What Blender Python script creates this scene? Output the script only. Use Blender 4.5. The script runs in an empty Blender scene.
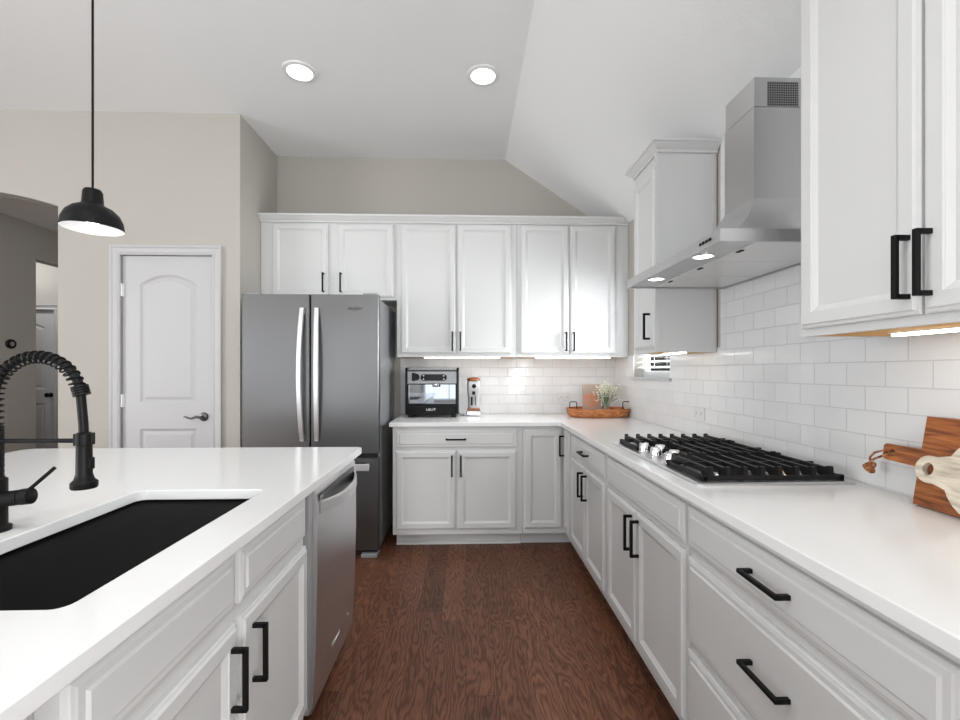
import bpy, bmesh, math, random
from mathutils import Vector, Matrix
random.seed(7)
PI = math.pi
S = bpy.context.scene
C = S.collection

# ------------------------------------------------------------------ camera
cam_d = bpy.data.cameras.new('camera'); cam = bpy.data.objects.new('camera', cam_d); C.objects.link(cam)
cam.location = (0, 0, 1.28)
cam.rotation_euler = (PI/2, 0, -math.atan(14/450))
cam_d.sensor_width = 36; cam_d.lens = 450/960*36; cam_d.shift_y = 11/960
cam_d.clip_start = 0.02
S.camera = cam
# ------------------------------------------------------------------ world
W = bpy.data.worlds.new('daylight'); S.world = W; W.use_nodes = True
W.node_tree.nodes['Background'].inputs[0].default_value = (0.86, 0.93, 1, 1)
W.node_tree.nodes['Background'].inputs[1].default_value = 1.6
S.view_settings.view_transform = 'Standard'; S.view_settings.look = 'None'
S.view_settings.gamma = 1; S.view_settings.use_curve_mapping = False
S.view_settings.exposure = 0.02
# ------------------------------------------------------------------ area lights: kitchen window, the rest added as unseen fill
def area(name, loc, rot, sx, sy, power, col=(1, 1, 1)):
    l = bpy.data.lights.new(name, 'AREA'); l.shape = 'RECTANGLE'; l.size = sx; l.size_y = sy
    l.energy = power; l.color = col
    o = bpy.data.objects.new(name, l); o.location = loc; o.rotation_euler = rot; C.objects.link(o); return o
ADDED_REAR_WIN = [(-4.9, 1.7), (-2.55, 1.9), (-0.1, 1.9)]  # added windows behind the viewer, openings for the fill
for cx, w in ADDED_REAR_WIN:
    area('rear_fill', (cx, -4.02, 1.5), (PI/2-0.10, 0, 0), w, 1.9, 17, (0.98, 0.99, 1.0))  # fill light in the added rear windows
area('side_fill', (-6.50, -0.9, 1.5), (PI/2+0.28, 0, -PI/2), 2.6, 1.9, 205, (0.98, 0.99, 1.0))  # fill light at an added, unseen left window
area('right_fill', (1.31, -2.2, 1.45), (PI/2+0.45, 0, PI/2), 1.9, 1.6, 195, (0.98, 0.99, 1.0))  # fill light at an added, unseen right wall window
area('kitchen_window_daylight', (1.50, 3.12, 1.65), (PI/2+0.15, 0, PI/2), 0.58, 0.8, 55, (0.95, 0.98, 1))

# ================================================================== materials
def mat(name, col, rough=0.5, metal=0.0, **kw):
    m = bpy.data.materials.new(name); m.use_nodes = True
    b = m.node_tree.nodes['Principled BSDF']
    b.inputs['Base Color'].default_value = (*col, 1); b.inputs['Roughness'].default_value = rough
    b.inputs['Metallic'].default_value = metal
    for k, v in kw.items():
        b.inputs[k.replace('_', ' ')].default_value = v
    return m
def N(m, t, **kw):
    n = m.node_tree.nodes.new(t)
    for k, v in kw.items(): setattr(n, k, v)
    return n
def L(m, a, b): m.node_tree.links.new(a, b)
def BS(m): return m.node_tree.nodes['Principled BSDF']
def srgb(r, g, b):
    f = lambda c: (c/255/12.92) if c/255 <= 0.04045 else ((c/255+0.055)/1.055)**2.4
    return (f(r), f(g), f(b))
def noise_bump(m, scale, strength, dist=0.002, stretch=(1, 1, 1), detail=3):
    tc = N(m, 'ShaderNodeTexCoord'); mp = N(m, 'ShaderNodeMapping'); mp.inputs['Scale'].default_value = stretch
    n = N(m, 'ShaderNodeTexNoise'); n.inputs['Scale'].default_value = scale; n.inputs['Detail'].default_value = detail
    b = N(m, 'ShaderNodeBump'); b.inputs['Strength'].default_value = strength; b.inputs['Distance'].default_value = dist
    L(m, tc.outputs['Object'], mp.inputs[0]); L(m, mp.outputs[0], n.inputs['Vector'])
    L(m, n.outputs[0], b.inputs['Height']); L(m, b.outputs[0], BS(m).inputs['Normal'])
    return n

M = {}
M['cab'] = mat('cabinet_paint', (0.645, 0.65, 0.648), 0.42)
M['trim'] = mat('trim_paint', (0.51, 0.51, 0.52), 0.45)
M['wall'] = mat('greige_wall_paint', srgb(180, 176, 169), 0.85); noise_bump(M['wall'], 160, 0.25, 0.001)
M['ceil'] = mat('ceiling_paint', (0.87, 0.885, 0.885), 0.9); noise_bump(M['ceil'], 110, 0.45, 0.002)
M['black'] = mat('matte_black_metal', (0.008, 0.008, 0.0085), 0.42, 0.0, Specular_IOR_Level=0.12)
M['blackgloss'] = mat('gloss_black', (0.008, 0.008, 0.009), 0.15, 0.0, Specular_IOR_Level=0.18)
M['iron'] = mat('cast_iron', (0.012, 0.012, 0.013), 0.5, 0.0, Specular_IOR_Level=0.2); noise_bump(M['iron'], 400, 0.4, 0.0005)
M['dark'] = mat('dark_plastic', (0.012, 0.012, 0.013), 0.5, 0.0, Specular_IOR_Level=0.2)
M['white'] = mat('white_plastic', (0.8, 0.8, 0.8), 0.35)
M['chrome'] = mat('polished_chrome', (0.82, 0.82, 0.84), 0.12, 1.0)
M['nickel'] = mat('dark_nickel', (0.16, 0.15, 0.15), 0.3, 1.0)
M['maple'] = mat('unfinished_maple', srgb(214, 160, 72), 0.6); noise_bump(M['maple'], 12, 0.1, stretch=(12, 1, 1))
M['glass'] = mat('clear_glass', (1, 1, 1), 0.02, 0, Transmission_Weight=1.0, IOR=1.45)
m = M['pane'] = bpy.data.materials.new('window_glass'); m.use_nodes = True
m.node_tree.nodes.remove(m.node_tree.nodes['Principled BSDF'])
tr_ = N(m, 'ShaderNodeBsdfTransparent'); gl_ = N(m, 'ShaderNodeBsdfGlossy'); gl_.inputs['Roughness'].default_value = 0.0
fz = N(m, 'ShaderNodeFresnel'); ms = N(m, 'ShaderNodeMixShader'); L(m, fz.outputs[0], ms.inputs[0]); L(m, tr_.outputs[0], ms.inputs[1]); L(m, gl_.outputs[0], ms.inputs[2])
L(m, ms.outputs[0], m.node_tree.nodes['Material Output'].inputs[0])
M['grey'] = mat('grey_enamel', srgb(150, 152, 154), 0.35, 0.3)
M['silver'] = mat('silver_paint', (0.55, 0.55, 0.56), 0.3, 0.4)
M['plate'] = mat('outlet_plate', (0.66, 0.66, 0.66), 0.3)
M['print'] = mat('engraved_ink', (0.01, 0.01, 0.012), 0.4)
M['badge'] = mat('bright_badge', (0.85, 0.85, 0.87), 0.2, 0.9)
M['green'] = mat('stem_green', srgb(120, 135, 96), 0.7)
M['petal'] = mat('cream_petals', srgb(235, 232, 212), 0.8)
M['tooth'] = mat('rail_gap', (0.03, 0.03, 0.03), 0.8)

def emit(name, col, s):
    m = mat(name, (0.9, 0.9, 0.9), 0.5)
    BS(m).inputs['Emission Color'].default_value = (*col, 1); BS(m).inputs['Emission Strength'].default_value = s
    return m
M['led'] = emit('led_diffuser', (1.0, 0.97, 0.92), 7)
M['can'] = emit('recessed_lamp_lens', (1, 0.98, 0.95), 9)
M['bulb'] = emit('bulb_glow', (1, 0.98, 0.96), 6)
M['hoodlamp'] = emit('hood_lamp_lens', (1, 0.98, 0.95), 6)

def steel(name, col, rough, stretch):
    m = mat(name, (col, col, col*1.01), rough, 1.0)
    tc = N(m, 'ShaderNodeTexCoord'); mp = N(m, 'ShaderNodeMapping'); mp.inputs['Scale'].default_value = stretch
    n = N(m, 'ShaderNodeTexNoise'); n.inputs['Scale'].default_value = 6; n.inputs['Detail'].default_value = 5
    r = N(m, 'ShaderNodeMapRange'); r.inputs['To Min'].default_value = rough-0.01; r.inputs['To Max'].default_value = rough+0.01
    L(m, tc.outputs['Object'], mp.inputs[0]); L(m, mp.outputs[0], n.inputs['Vector'])
    L(m, n.outputs[0], r.inputs['Value']); L(m, r.outputs[0], BS(m).inputs['Roughness'])
    return m
M['steel'] = steel('brushed_steel', 0.72, 0.34, (1, 1, 90))
M['steelv'] = steel('brushed_steel_vertical', 0.18, 0.32, (60, 60, 1))
M['steelhood'] = steel('brushed_steel_hood', 0.58, 0.36, (1, 60, 60))
M['steellight'] = steel('satin_steel_handle', 0.85, 0.38, (1, 1, 60))

# counter quartz
m = M['quartz'] = mat('white_quartz', (0.80, 0.80, 0.80), 0.16)
tc = N(m, 'ShaderNodeTexCoord'); n = N(m, 'ShaderNodeTexNoise'); n.inputs['Scale'].default_value = 1.6; n.inputs['Detail'].default_value = 6
r = N(m, 'ShaderNodeValToRGB'); r.color_ramp.elements[0].position = .35; r.color_ramp.elements[1].position = .7
r.color_ramp.elements[0].color = (0.80, 0.80, 0.80, 1); r.color_ramp.elements[1].color = (0.77, 0.77, 0.77, 1)
L(m, tc.outputs['Object'], n.inputs['Vector']); L(m, n.outputs[0], r.inputs[0]); L(m, r.outputs[0], BS(m).inputs['Base Color'])
# black granite composite
m = M['composite'] = mat('black_composite', (0.01, 0.01, 0.01), 0.6, 0.0, Specular_IOR_Level=0.04)
tc = N(m, 'ShaderNodeTexCoord'); n = N(m, 'ShaderNodeTexNoise'); n.inputs['Scale'].default_value = 500; n.inputs['Detail'].default_value = 2
r = N(m, 'ShaderNodeValToRGB'); r.color_ramp.elements[0].position = .5; r.color_ramp.elements[1].position = .8
r.color_ramp.elements[0].color = (0.003, 0.003, 0.0033, 1); r.color_ramp.elements[1].color = (0.010, 0.010, 0.0105, 1)
L(m, tc.outputs['Object'], n.inputs['Vector']); L(m, n.outputs[0], r.inputs[0]); L(m, r.outputs[0], BS(m).inputs['Base Color'])

# subway tile: u axis 0=x 1=y
def tile_mat(name, axis, bw, off):
    m = mat(name, (0.72, 0.72, 0.72), 0.12)
    tc = N(m, 'ShaderNodeTexCoord'); sp = N(m, 'ShaderNodeSeparateXYZ'); cb = N(m, 'ShaderNodeCombineXYZ')
    L(m, tc.outputs['Object'], sp.inputs[0]); L(m, sp.outputs[axis], cb.inputs[0]); L(m, sp.outputs[2], cb.inputs[1])
    mp = N(m, 'ShaderNodeMapping'); mp.inputs['Location'].default_value = (off, -0.918, 0); L(m, cb.outputs[0], mp.inputs[0])
    b = N(m, 'ShaderNodeTexBrick'); b.offset = 0.5; b.inputs['Scale'].default_value = 1
    b.inputs['Brick Width'].default_value = bw; b.inputs['Row Height'].default_value = 0.0783
    b.inputs['Mortar Size'].default_value = 0.0013; b.inputs['Mortar Smooth'].default_value = 0.15; b.inputs['Bias'].default_value = 0
    b.inputs['Color1'].default_value = (0.76, 0.765, 0.77, 1); b.inputs['Color2'].default_value = (0.72, 0.725, 0.73, 1)
    b.inputs['Mortar'].default_value = (0.56, 0.56, 0.56, 1)
    L(m, mp.outputs[0], b.inputs['Vector']); L(m, b.outputs['Color'], BS(m).inputs['Base Color'])
    n = N(m, 'ShaderNodeTexNoise'); n.inputs['Scale'].default_value = 9; n.inputs['Detail'].default_value = 2; L(m, mp.outputs[0], n.inputs['Vector'])
    b1 = N(m, 'ShaderNodeBump'); b1.inputs['Strength'].default_value = 0.35; b1.inputs['Distance'].default_value = 0.004
    L(m, n.outputs[0], b1.inputs['Height'])
    b2 = N(m, 'ShaderNodeBump'); b2.invert = True; b2.inputs['Strength'].default_value = 0.7; b2.inputs['Distance'].default_value = 0.002
    L(m, b.outputs['Fac'], b2.inputs['Height']); L(m, b1.outputs[0], b2.inputs['Normal']); L(m, b2.outputs[0], BS(m).inputs['Normal'])
    mr = N(m, 'ShaderNodeMapRange'); mr.inputs['To Min'].default_value = 0.1; mr.inputs['To Max'].default_value = 0.7
    L(m, b.outputs['Fac'], mr.inputs['Value']); L(m, mr.outputs[0], BS(m).inputs['Roughness'])
    return m
M['tile_r'] = tile_mat('subway_tile_side', 1, 0.142, 0.0)
M['tile_b'] = tile_mat('subway_tile_back', 0, 0.155, 0.03)

# wood: generic rings
def wood(name, cols, scale, stretch, rough=0.4):
    m = mat(name, cols[1], rough)
    tc = N(m, 'ShaderNodeTexCoord'); mp = N(m, 'ShaderNodeMapping'); mp.inputs['Scale'].default_value = stretch
    n = N(m, 'ShaderNodeTexNoise'); n.inputs['Scale'].default_value = scale; n.inputs['Detail'].default_value = 6; n.inputs['Distortion'].default_value = 0.6
    r = N(m, 'ShaderNodeValToRGB'); e = r.color_ramp.elements
    e[0].position = 0.32; e[0].color = (*cols[0], 1); e[1].position = 0.68; e[1].color = (*cols[2], 1)
    k = e.new(0.5); k.color = (*cols[1], 1)
    L(m, tc.outputs['Object'], mp.inputs[0]); L(m, mp.outputs[0], n.inputs['Vector']); L(m, n.outputs[0], r.inputs[0]); L(m, r.outputs[0], BS(m).inputs['Base Color'])
    return m
M['acacia'] = wood('acacia_wood', (srgb(92, 48, 24), srgb(146, 84, 44), srgb(180, 112, 60)), 7, (3, 1.2, 12))
M['pale'] = wood('pale_mango_wood', (srgb(168, 158, 140), srgb(212, 202, 184), srgb(226, 218, 202)), 6, (3, 1.5, 12))
M['traywood'] = wood('tray_wood', (srgb(120, 66, 30), srgb(176, 108, 58), srgb(200, 136, 82)), 10, (2, 2, 10), 0.55)
M['knob_wood'] = wood('walnut_trim', (srgb(96, 52, 26), srgb(140, 84, 46), srgb(170, 108, 64)), 14, (2, 2, 8))
M['rope'] = wood('jute_rope', (srgb(70, 36, 18), srgb(140, 86, 50), srgb(190, 140, 96)), 90, (1, 1, 1), 0.9)

# floor
def floor_mat():
    m = mat('brown_oak_planks', (0.1, 0.05, 0.03), 0.38, 0.0, Specular_IOR_Level=0.3)
    tc = N(m, 'ShaderNodeTexCoord'); sp = N(m, 'ShaderNodeSeparateXYZ'); L(m, tc.outputs['Object'], sp.inputs[0])
    def MA(op, a, b=None, c=None):
        n = N(m, 'ShaderNodeMath', operation=op)
        for i, v in enumerate((a, b, c)):
            if v is None: continue
            if isinstance(v, (int, float)): n.inputs[i].default_value = v
            else: L(m, v, n.inputs[i])
        return n.outputs[0]
    PW, PL = 0.127, 1.25
    px = MA('DIVIDE', sp.outputs[0], PW); ix = MA('FLOOR', px); fx = MA('FRACT', px)
    wn = N(m, 'ShaderNodeTexWhiteNoise', noise_dimensions='1D'); L(m, ix, wn.inputs['W'])
    py = MA('ADD', MA('DIVIDE', sp.outputs[1], PL), wn.outputs['Value']); iy = MA('FLOOR', py); fy = MA('FRACT', py)
    idv = N(m, 'ShaderNodeCombineXYZ'); L(m, ix, idv.inputs[0]); L(m, iy, idv.inputs[1])
    w2 = N(m, 'ShaderNodeTexWhiteNoise', noise_dimensions='2D'); L(m, idv.outputs[0], w2.inputs['Vector'])
    # per-plank shifted, stretched coordinates
    gx = MA('ADD', MA('MULTIPLY', sp.outputs[0], 10.0), MA('MULTIPLY', w2.outputs['Value'], 37))
    gy = MA('ADD', MA('MULTIPLY', sp.outputs[1], 2.0), MA('MULTIPLY', w2.outputs['Value'], 91))
    gv = N(m, 'ShaderNodeCombineXYZ'); L(m, gx, gv.inputs[0]); L(m, gy, gv.inputs[1])
    n1 = N(m, 'ShaderNodeTexNoise'); n1.inputs['Scale'].default_value = 1.0; n1.inputs['Detail'].default_value = 5; n1.inputs['Roughness'].default_value = 0.40; n1.inputs['Distortion'].default_value = 0.2
    L(m, gv.outputs[0], n1.inputs['Vector'])
    ring = MA('SINE', MA('MULTIPLY', n1.outputs[0], 110))
    ring = MA('MULTIPLY_ADD', ring, 0.5, 0.5)
    fv = N(m, 'ShaderNodeCombineXYZ'); L(m, MA('MULTIPLY', sp.outputs[0], 260), fv.inputs[0]); L(m, MA('MULTIPLY', sp.outputs[1], 14), fv.inputs[1])
    n2 = N(m, 'ShaderNodeTexNoise'); n2.inputs['Scale'].default_value = 1; n2.inputs['Detail'].default_value = 3; L(m, fv.outputs[0], n2.inputs['Vector'])
    n3 = N(m, 'ShaderNodeTexNoise'); n3.inputs['Scale'].default_value = 0.7; n3.inputs['Detail'].default_value = 3; L(m, gv.outputs[0], n3.inputs['Vector'])
    sharp = MA('POWER', ring, 0.6)
    fac = MA('ADD', MA('MULTIPLY', sharp, 0.32), MA('ADD', MA('MULTIPLY', n2.outputs[0], 0.50), MA('MULTIPLY', w2.outputs['Value'], 0.20)))
    r = N(m, 'ShaderNodeValToRGB'); e = r.color_ramp.elements
    e[0].position = 0.12; e[0].color = (*srgb(44, 27, 20), 1); e[1].position = 0.95; e[1].color = (*srgb(160, 112, 84), 1)
    k = e.new(0.42); k.color = (*srgb(92, 57, 42), 1); k = e.new(0.68); k.color = (*srgb(122, 80, 59), 1)
    L(m, fac, r.inputs[0])
    mx = N(m, 'ShaderNodeMix', data_type='RGBA', blend_type='MULTIPLY'); mx.inputs[0].default_value = 0.5
    r3 = N(m, 'ShaderNodeValToRGB'); r3.color_ramp.elements[0].position = .35; r3.color_ramp.elements[1].position = .65
    r3.color_ramp.elements[0].color = (0.62, 0.60, 0.60, 1); r3.color_ramp.elements[1].color = (1, 1, 1, 1)
    L(m, n3.outputs[0], r3.inputs[0]); L(m, r.outputs[0], mx.inputs['A']); L(m, r3.outputs[0], mx.inputs['B'])
    # seams
    ex = MA('MULTIPLY', MA('MINIMUM', fx, MA('SUBTRACT', 1, fx)), PW)
    ey = MA('MULTIPLY', MA('MINIMUM', fy, MA('SUBTRACT', 1, fy)), PL)
    seam = MA('LESS_THAN', MA('MINIMUM', ex, ey), 0.0010)
    m2 = N(m, 'ShaderNodeMix', data_type='RGBA'); L(m, seam, m2.inputs[0]); L(m, mx.outputs['Result'], m2.inputs['A']); m2.inputs['B'].default_value = (*srgb(40, 22, 15), 1)
    L(m, m2.outputs['Result'], BS(m).inputs['Base Color'])
    rr = N(m, 'ShaderNodeMapRange'); rr.inputs['To Min'].default_value = 0.5; rr.inputs['To Max'].default_value = 0.36; L(m, fac, rr.inputs['Value']); L(m, rr.outputs[0], BS(m).inputs['Roughness'])
    b = N(m, 'ShaderNodeBump'); b.inputs['Strength'].default_value = 0.5; b.inputs['Distance'].default_value = 0.0012
    L(m, MA('SUBTRACT', fac, seam), b.inputs['Height']); L(m, b.outputs[0], BS(m).inputs['Normal'])
    return m
M['floor'] = floor_mat()

# printed picture of oranges in a bowl (soft blobs)
m = M['art'] = mat('fruit_print', (0.5, 0.45, 0.4), 0.5)
tc = N(m, 'ShaderNodeTexCoord'); v = N(m, 'ShaderNodeTexVoronoi'); v.inputs['Scale'].default_value = 26
L(m, tc.outputs['Object'], v.inputs['Vector'])
r = N(m, 'ShaderNodeValToRGB'); e = r.color_ramp.elements
e[0].position = 0.0; e[0].color = (*srgb(222, 120, 60), 1); e[1].position = 0.75; e[1].color = (*srgb(190, 150, 130), 1)
L(m, v.outputs['Distance'], r.inputs[0])
g = N(m, 'ShaderNodeVectorMath', operation='DISTANCE'); mp = N(m, 'ShaderNodeMapping'); mp.inputs['Scale'].default_value = (1, 1, 1.15); L(m, tc.outputs['Object'], mp.inputs[0])
L(m, mp.outputs[0], g.inputs[0]); g.inputs[1].default_value = (0.072, 0, 0.135)
st = N(m, 'ShaderNodeMath', operation='LESS_THAN'); st.inputs[1].default_value = 0.068; L(m, g.outputs['Value'], st.inputs[0])
mx = N(m, 'ShaderNodeMix', data_type='RGBA'); L(m, st.outputs[0], mx.inputs[0]); mx.inputs['A'].default_value = (*srgb(170, 152, 138), 1); L(m, r.outputs[0], mx.inputs['B'])
L(m, mx.outputs['Result'], BS(m).inputs['Base Color'])
# mesh filters of the hood / perforated vents
def perf(name, base, hole, scale, metal=1.0):
    m = mat(name, base, 0.35, metal)
    tc = N(m, 'ShaderNodeTexCoord'); v = N(m, 'ShaderNodeTexVoronoi'); v.inputs['Scale'].default_value = scale; v.inputs['Randomness'].default_value = 0.0
    L(m, tc.outputs['Object'], v.inputs['Vector'])
    r = N(m, 'ShaderNodeValToRGB'); e = r.color_ramp.elements; e[0].position = 0.33; e[0].color = (*hole, 1); e[1].position = 0.37; e[1].color = (*base, 1)
    L(m, v.outputs['Distance'], r.inputs[0]); L(m, r.outputs[0], BS(m).inputs['Base Color'])
    return m
M['filter'] = perf('filter_mesh', (0.78, 0.78, 0.78), (0.45, 0.45, 0.45), 160, 0.6)
M['vent'] = perf('vent_perforation', (0.30, 0.30, 0.30), (0.004, 0.004, 0.004), 110)

# ================================================================== mesh builder
class MB:
    def __init__(s): s.bm = bmesh.new()
    def verts(s, pts): return [s.bm.verts.new(p) for p in pts]
    def face(s, vs):
        try: return s.bm.faces.new(vs)
        except ValueError: return None
    def box(s, x0, x1, y0, y1, z0, z1, bev=0.0, seg=2):
        v = s.verts([(x, y, z) for z in (z0, z1) for x, y in ((x0, y0), (x1, y0), (x1, y1), (x0, y1))])
        fs = [s.face([v[i] for i in q]) for q in ((3, 2, 1, 0), (4, 5, 6, 7), (0, 1, 5, 4), (1, 2, 6, 5), (2, 3, 7, 6), (3, 0, 4, 7))]
        if bev > 0:
            es = list({e for f in fs for e in f.edges})
            bmesh.ops.bevel(s.bm, geom=es, offset=bev, segments=seg, affect='EDGES', profile=0.5)
        return s
    def loft(s, loops, cap0=True, cap1=True, closed=True):
        rs = [s.verts(l) for l in loops]; n = len(loops[0])
        for a, b in zip(rs, rs[1:]):
            for i in range(n if closed else n-1):
                j = (i+1) % n; s.face([a[i], a[j], b[j], b[i]])
        if cap0: s.face(rs[0][::-1])
        if cap1: s.face(rs[-1])
        return s
    def prism(s, poly, axis, a, b):          # poly in the two other axes
        def P(p, t): return {'x': (t, p[0], p[1]), 'y': (p[0], t, p[1]), 'z': (p[0], p[1], t)}[axis]
        return s.loft([[P(p, a) for p in poly], [P(p, b) for p in poly]])
    def lathe(s, prof, c=(0, 0, 0), seg=32, axis='z', cap0=False, cap1=False):
        loops = []
        for r, h in prof:
            l = []
            for i in range(seg):
                t = 2*PI*i/seg; a, b = r*math.cos(t), r*math.sin(t)
                p = {'z': (a, b, h), 'x': (h, a, b), 'y': (b, h, a)}[axis]
                l.append((c[0]+p[0], c[1]+p[1], c[2]+p[2]))
            loops.append(l)
        return s.loft(loops, cap0, cap1)
    def cyl(s, c, r, h, seg=28, axis='z', bev=0.0):
        if bev: pr = [(r-bev, 0), (r, bev), (r, h-bev), (r-bev, h)]
        else: pr = [(r, 0), (r, h)]
        return s.lathe(pr, c, seg, axis, True, True)
    def tube(s, pts, r, seg=10, closed=False):
        pts = [Vector(p) for p in pts]; n = len(pts); loops = []; up = None
        for i, p in enumerate(pts):
            if closed: t = (pts[(i+1) % n]-pts[i-1])
            else: t = pts[min(i+1, n-1)]-pts[max(i-1, 0)]
            t.normalize()
            if up is None:
                up = Vector((0, 0, 1)) if abs(t.z) < 0.9 else Vector((1, 0, 0))
            side = t.cross(up); side.normalize(); up = side.cross(t); up.normalize()
            rr = r[i] if isinstance(r, (list, tuple)) else r
            loops.append([tuple(p+side*math.cos(a)*rr+up*math.sin(a)*rr) for a in (2*PI*k/seg for k in range(seg))])
        if closed:
            loops.append(loops[0]); return s.loft(loops, False, False)
        return s.loft(loops)
    def holed(s, outer, holes, z0, z1, plane='z'):
        def P(p, t): return (p[0], p[1], t) if plane == 'z' else (p[0], t, p[1])
        es = []; rings = []
        for lp in [outer]+holes:
            v = s.verts([P(p, z0) for p in lp]); rings.append(v)
            es += [s.bm.edges.new((v[i], v[(i+1) % len(v)])) for i in range(len(v))]
        res = bmesh.ops.triangle_fill(s.bm, use_beauty=True, use_dissolve=False, edges=es)
        fs = [f for f in res['geom'] if isinstance(f, bmesh.types.BMFace)]
        ex = bmesh.ops.extrude_face_region(s.bm, geom=fs)
        d = (0, 0, z1-z0) if plane == 'z' else (0, z1-z0, 0)
        bmesh.ops.translate(s.bm, vec=d, verts=[g for g in ex['geom'] if isinstance(g, bmesh.types.BMVert)])
        return s
    def bisect(s, co, no):                   # removes what lies on the side the normal points to
        r = bmesh.ops.bisect_plane(s.bm, geom=s.bm.verts[:]+s.bm.edges[:]+s.bm.faces[:], plane_co=co, plane_no=no, clear_outer=True)
        ce = [g for g in r['geom_cut'] if isinstance(g, bmesh.types.BMEdge)]
        bmesh.ops.holes_fill(s.bm, edges=ce)
        return s
    def xform(s, mtx): bmesh.ops.transform(s.bm, matrix=mtx, verts=s.bm.verts[:]); return s
    def build(s, name, m, parent=None, smooth=False, loc=None):
        bmesh.ops.remove_doubles(s.bm, verts=s.bm.verts[:], dist=1e-6)
        bmesh.ops.recalc_face_normals(s.bm, faces=s.bm.faces[:])
        me = bpy.data.meshes.new(name); s.bm.to_mesh(me); s.bm.free()
        if smooth:
            for p in me.polygons: p.use_smooth = True
            me.set_sharp_from_angle(angle=math.radians(38))
        me.materials.append(m)
        o = bpy.data.objects.new(name, me); C.objects.link(o)
        if parent: o.parent = parent
        if loc: o.location = loc
        return o
def tag(o, label, cat, group=None, kind=None):
    o['label'] = label; o['category'] = cat
    if group: o['group'] = group
    if kind: o['kind'] = kind
    return o
def thing(name, label, cat, loc, rz=0, group=None):
    o = bpy.data.objects.new(name, None); C.objects.link(o); o.location = loc; o.rotation_euler = (0, 0, rz)
    o.empty_display_size = 0.05
    return tag(o, label, cat, group)
def struct(o, label, cat):
    o['kind'] = 'structure'; o['label'] = label; o['category'] = cat; return o
def text_mesh(name, body, size, m, parent, loc, rot, ext=0.0006, font_scale=(1, 1, 1)):
    cu = bpy.data.curves.new('tmp', 'FONT'); cu.body = body; cu.size = size; cu.extrude = ext; cu.align_x = 'CENTER'; cu.align_y = 'CENTER'
    t = bpy.data.objects.new('tmp', cu); C.objects.link(t)
    bpy.context.view_layer.update()
    me = bpy.data.meshes.new_from_object(t.evaluated_get(bpy.context.evaluated_depsgraph_get()))
    bpy.data.objects.remove(t); me.name = name; me.materials.clear(); me.materials.append(m)
    o = bpy.data.objects.new(name, me); C.objects.link(o); o.parent = parent; o.location = loc; o.rotation_euler = rot; o.scale = font_scale
    return o
def rrect(x0, x1, y0, y1, r, n=5):
    p = []
    for cx, cy, a0 in ((x1-r, y1-r, 0), (x0+r, y1-r, PI/2), (x0+r, y0+r, PI), (x1-r, y0+r, 1.5*PI)):
        for k in range(n+1):
            a = a0+PI/2*k/n; p.append((cx+r*math.cos(a), cy+r*math.sin(a)))
    return p

# ================================================================== ROOM
CZ = 3.10; CX = 0.336; SL = 0.665; XR = 1.30; YB = 3.87; YP = 3.24
def slope_z(x): return CZ-(x-CX)*SL if x > CX else CZ
struct(MB().box(-6.62, 1.42, -4.12, 6.0, -0.06, 0).build('floor', M['floor']), 'brown oak plank floor running down the kitchen aisle', 'floor')
xr = 1.44
struct(MB().prism([(-6.62, CZ), (CX, CZ), (xr, slope_z(xr)), (xr, slope_z(xr)+0.12), (CX+0.03, CZ+0.12), (-6.62, CZ+0.12)], 'y', -4.12, YB+0.12).build('ceiling', M['ceil']), 'white textured ceiling, flat then sloping down to the right wall', 'ceiling')
# right wall with kitchen window opening and an added, unseen one
wy0, wy1, wz0, wz1 = 2.82, 3.44, 1.235, 2.06
b = MB(); top = slope_z(XR)
zt = top-0.085
for (a0, a1, c0, c1) in ((-4.12, -3.2, 0, zt), (-3.2, -1.2, 0, 0.6), (-3.2, -1.2, 2.3, zt), (-1.2, wy0, 0, zt), (wy1, YB+0.12, 0, zt), (wy0, wy1, 0, wz0), (wy0, wy1, wz1, zt)):
    b.box(XR, XR+0.12, a0, a1, c0, c1)
b.prism([(XR, zt), (XR+0.12, zt), (XR+0.12, slope_z(XR+.12)), (XR, slope_z(XR))], 'y', -4.12, YB+0.12)
struct(b.build('wall_right', M['wall']), 'greige painted wall behind the right run of cabinets', 'wall')
# tile skins (thin real layer)
b = MB()
for (a0, a1, c0, c1) in ((-0.25, wy0, 0.914, 1.40), (wy1, YB, 0.914, 1.40), (wy0, wy1, 0.914, wz0)):
    b.box(XR-0.006, XR, a0, a1, c0, c1)
b.box(XR-0.006, XR, 1.31, 2.25, 1.40, slope_z(XR)-0.002)
struct(b.build('trim_1', M['tile_r']), 'glossy white subway tile backsplash on the right wall, rising behind the range hood', 'backsplash')
struct(MB().box(-0.56, XR-0.006, YB-0.006, YB, 0.914, 1.40).build('trim_2', M['tile_b']), 'white subway tile backsplash on the back wall behind the coffee machine', 'backsplash')
# back wall
struct(MB().box(-1.72, XR, YB, YB+0.12, 0, CZ).build('wall_back', M['wall']), 'greige back wall showing above the upper cabinets', 'wall')
struct(MB().box(-1.72, -1.60, YP, YB, 0, CZ).build('wall_return', M['wall']), 'short greige wall corner beside the refrigerator', 'wall')
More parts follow.
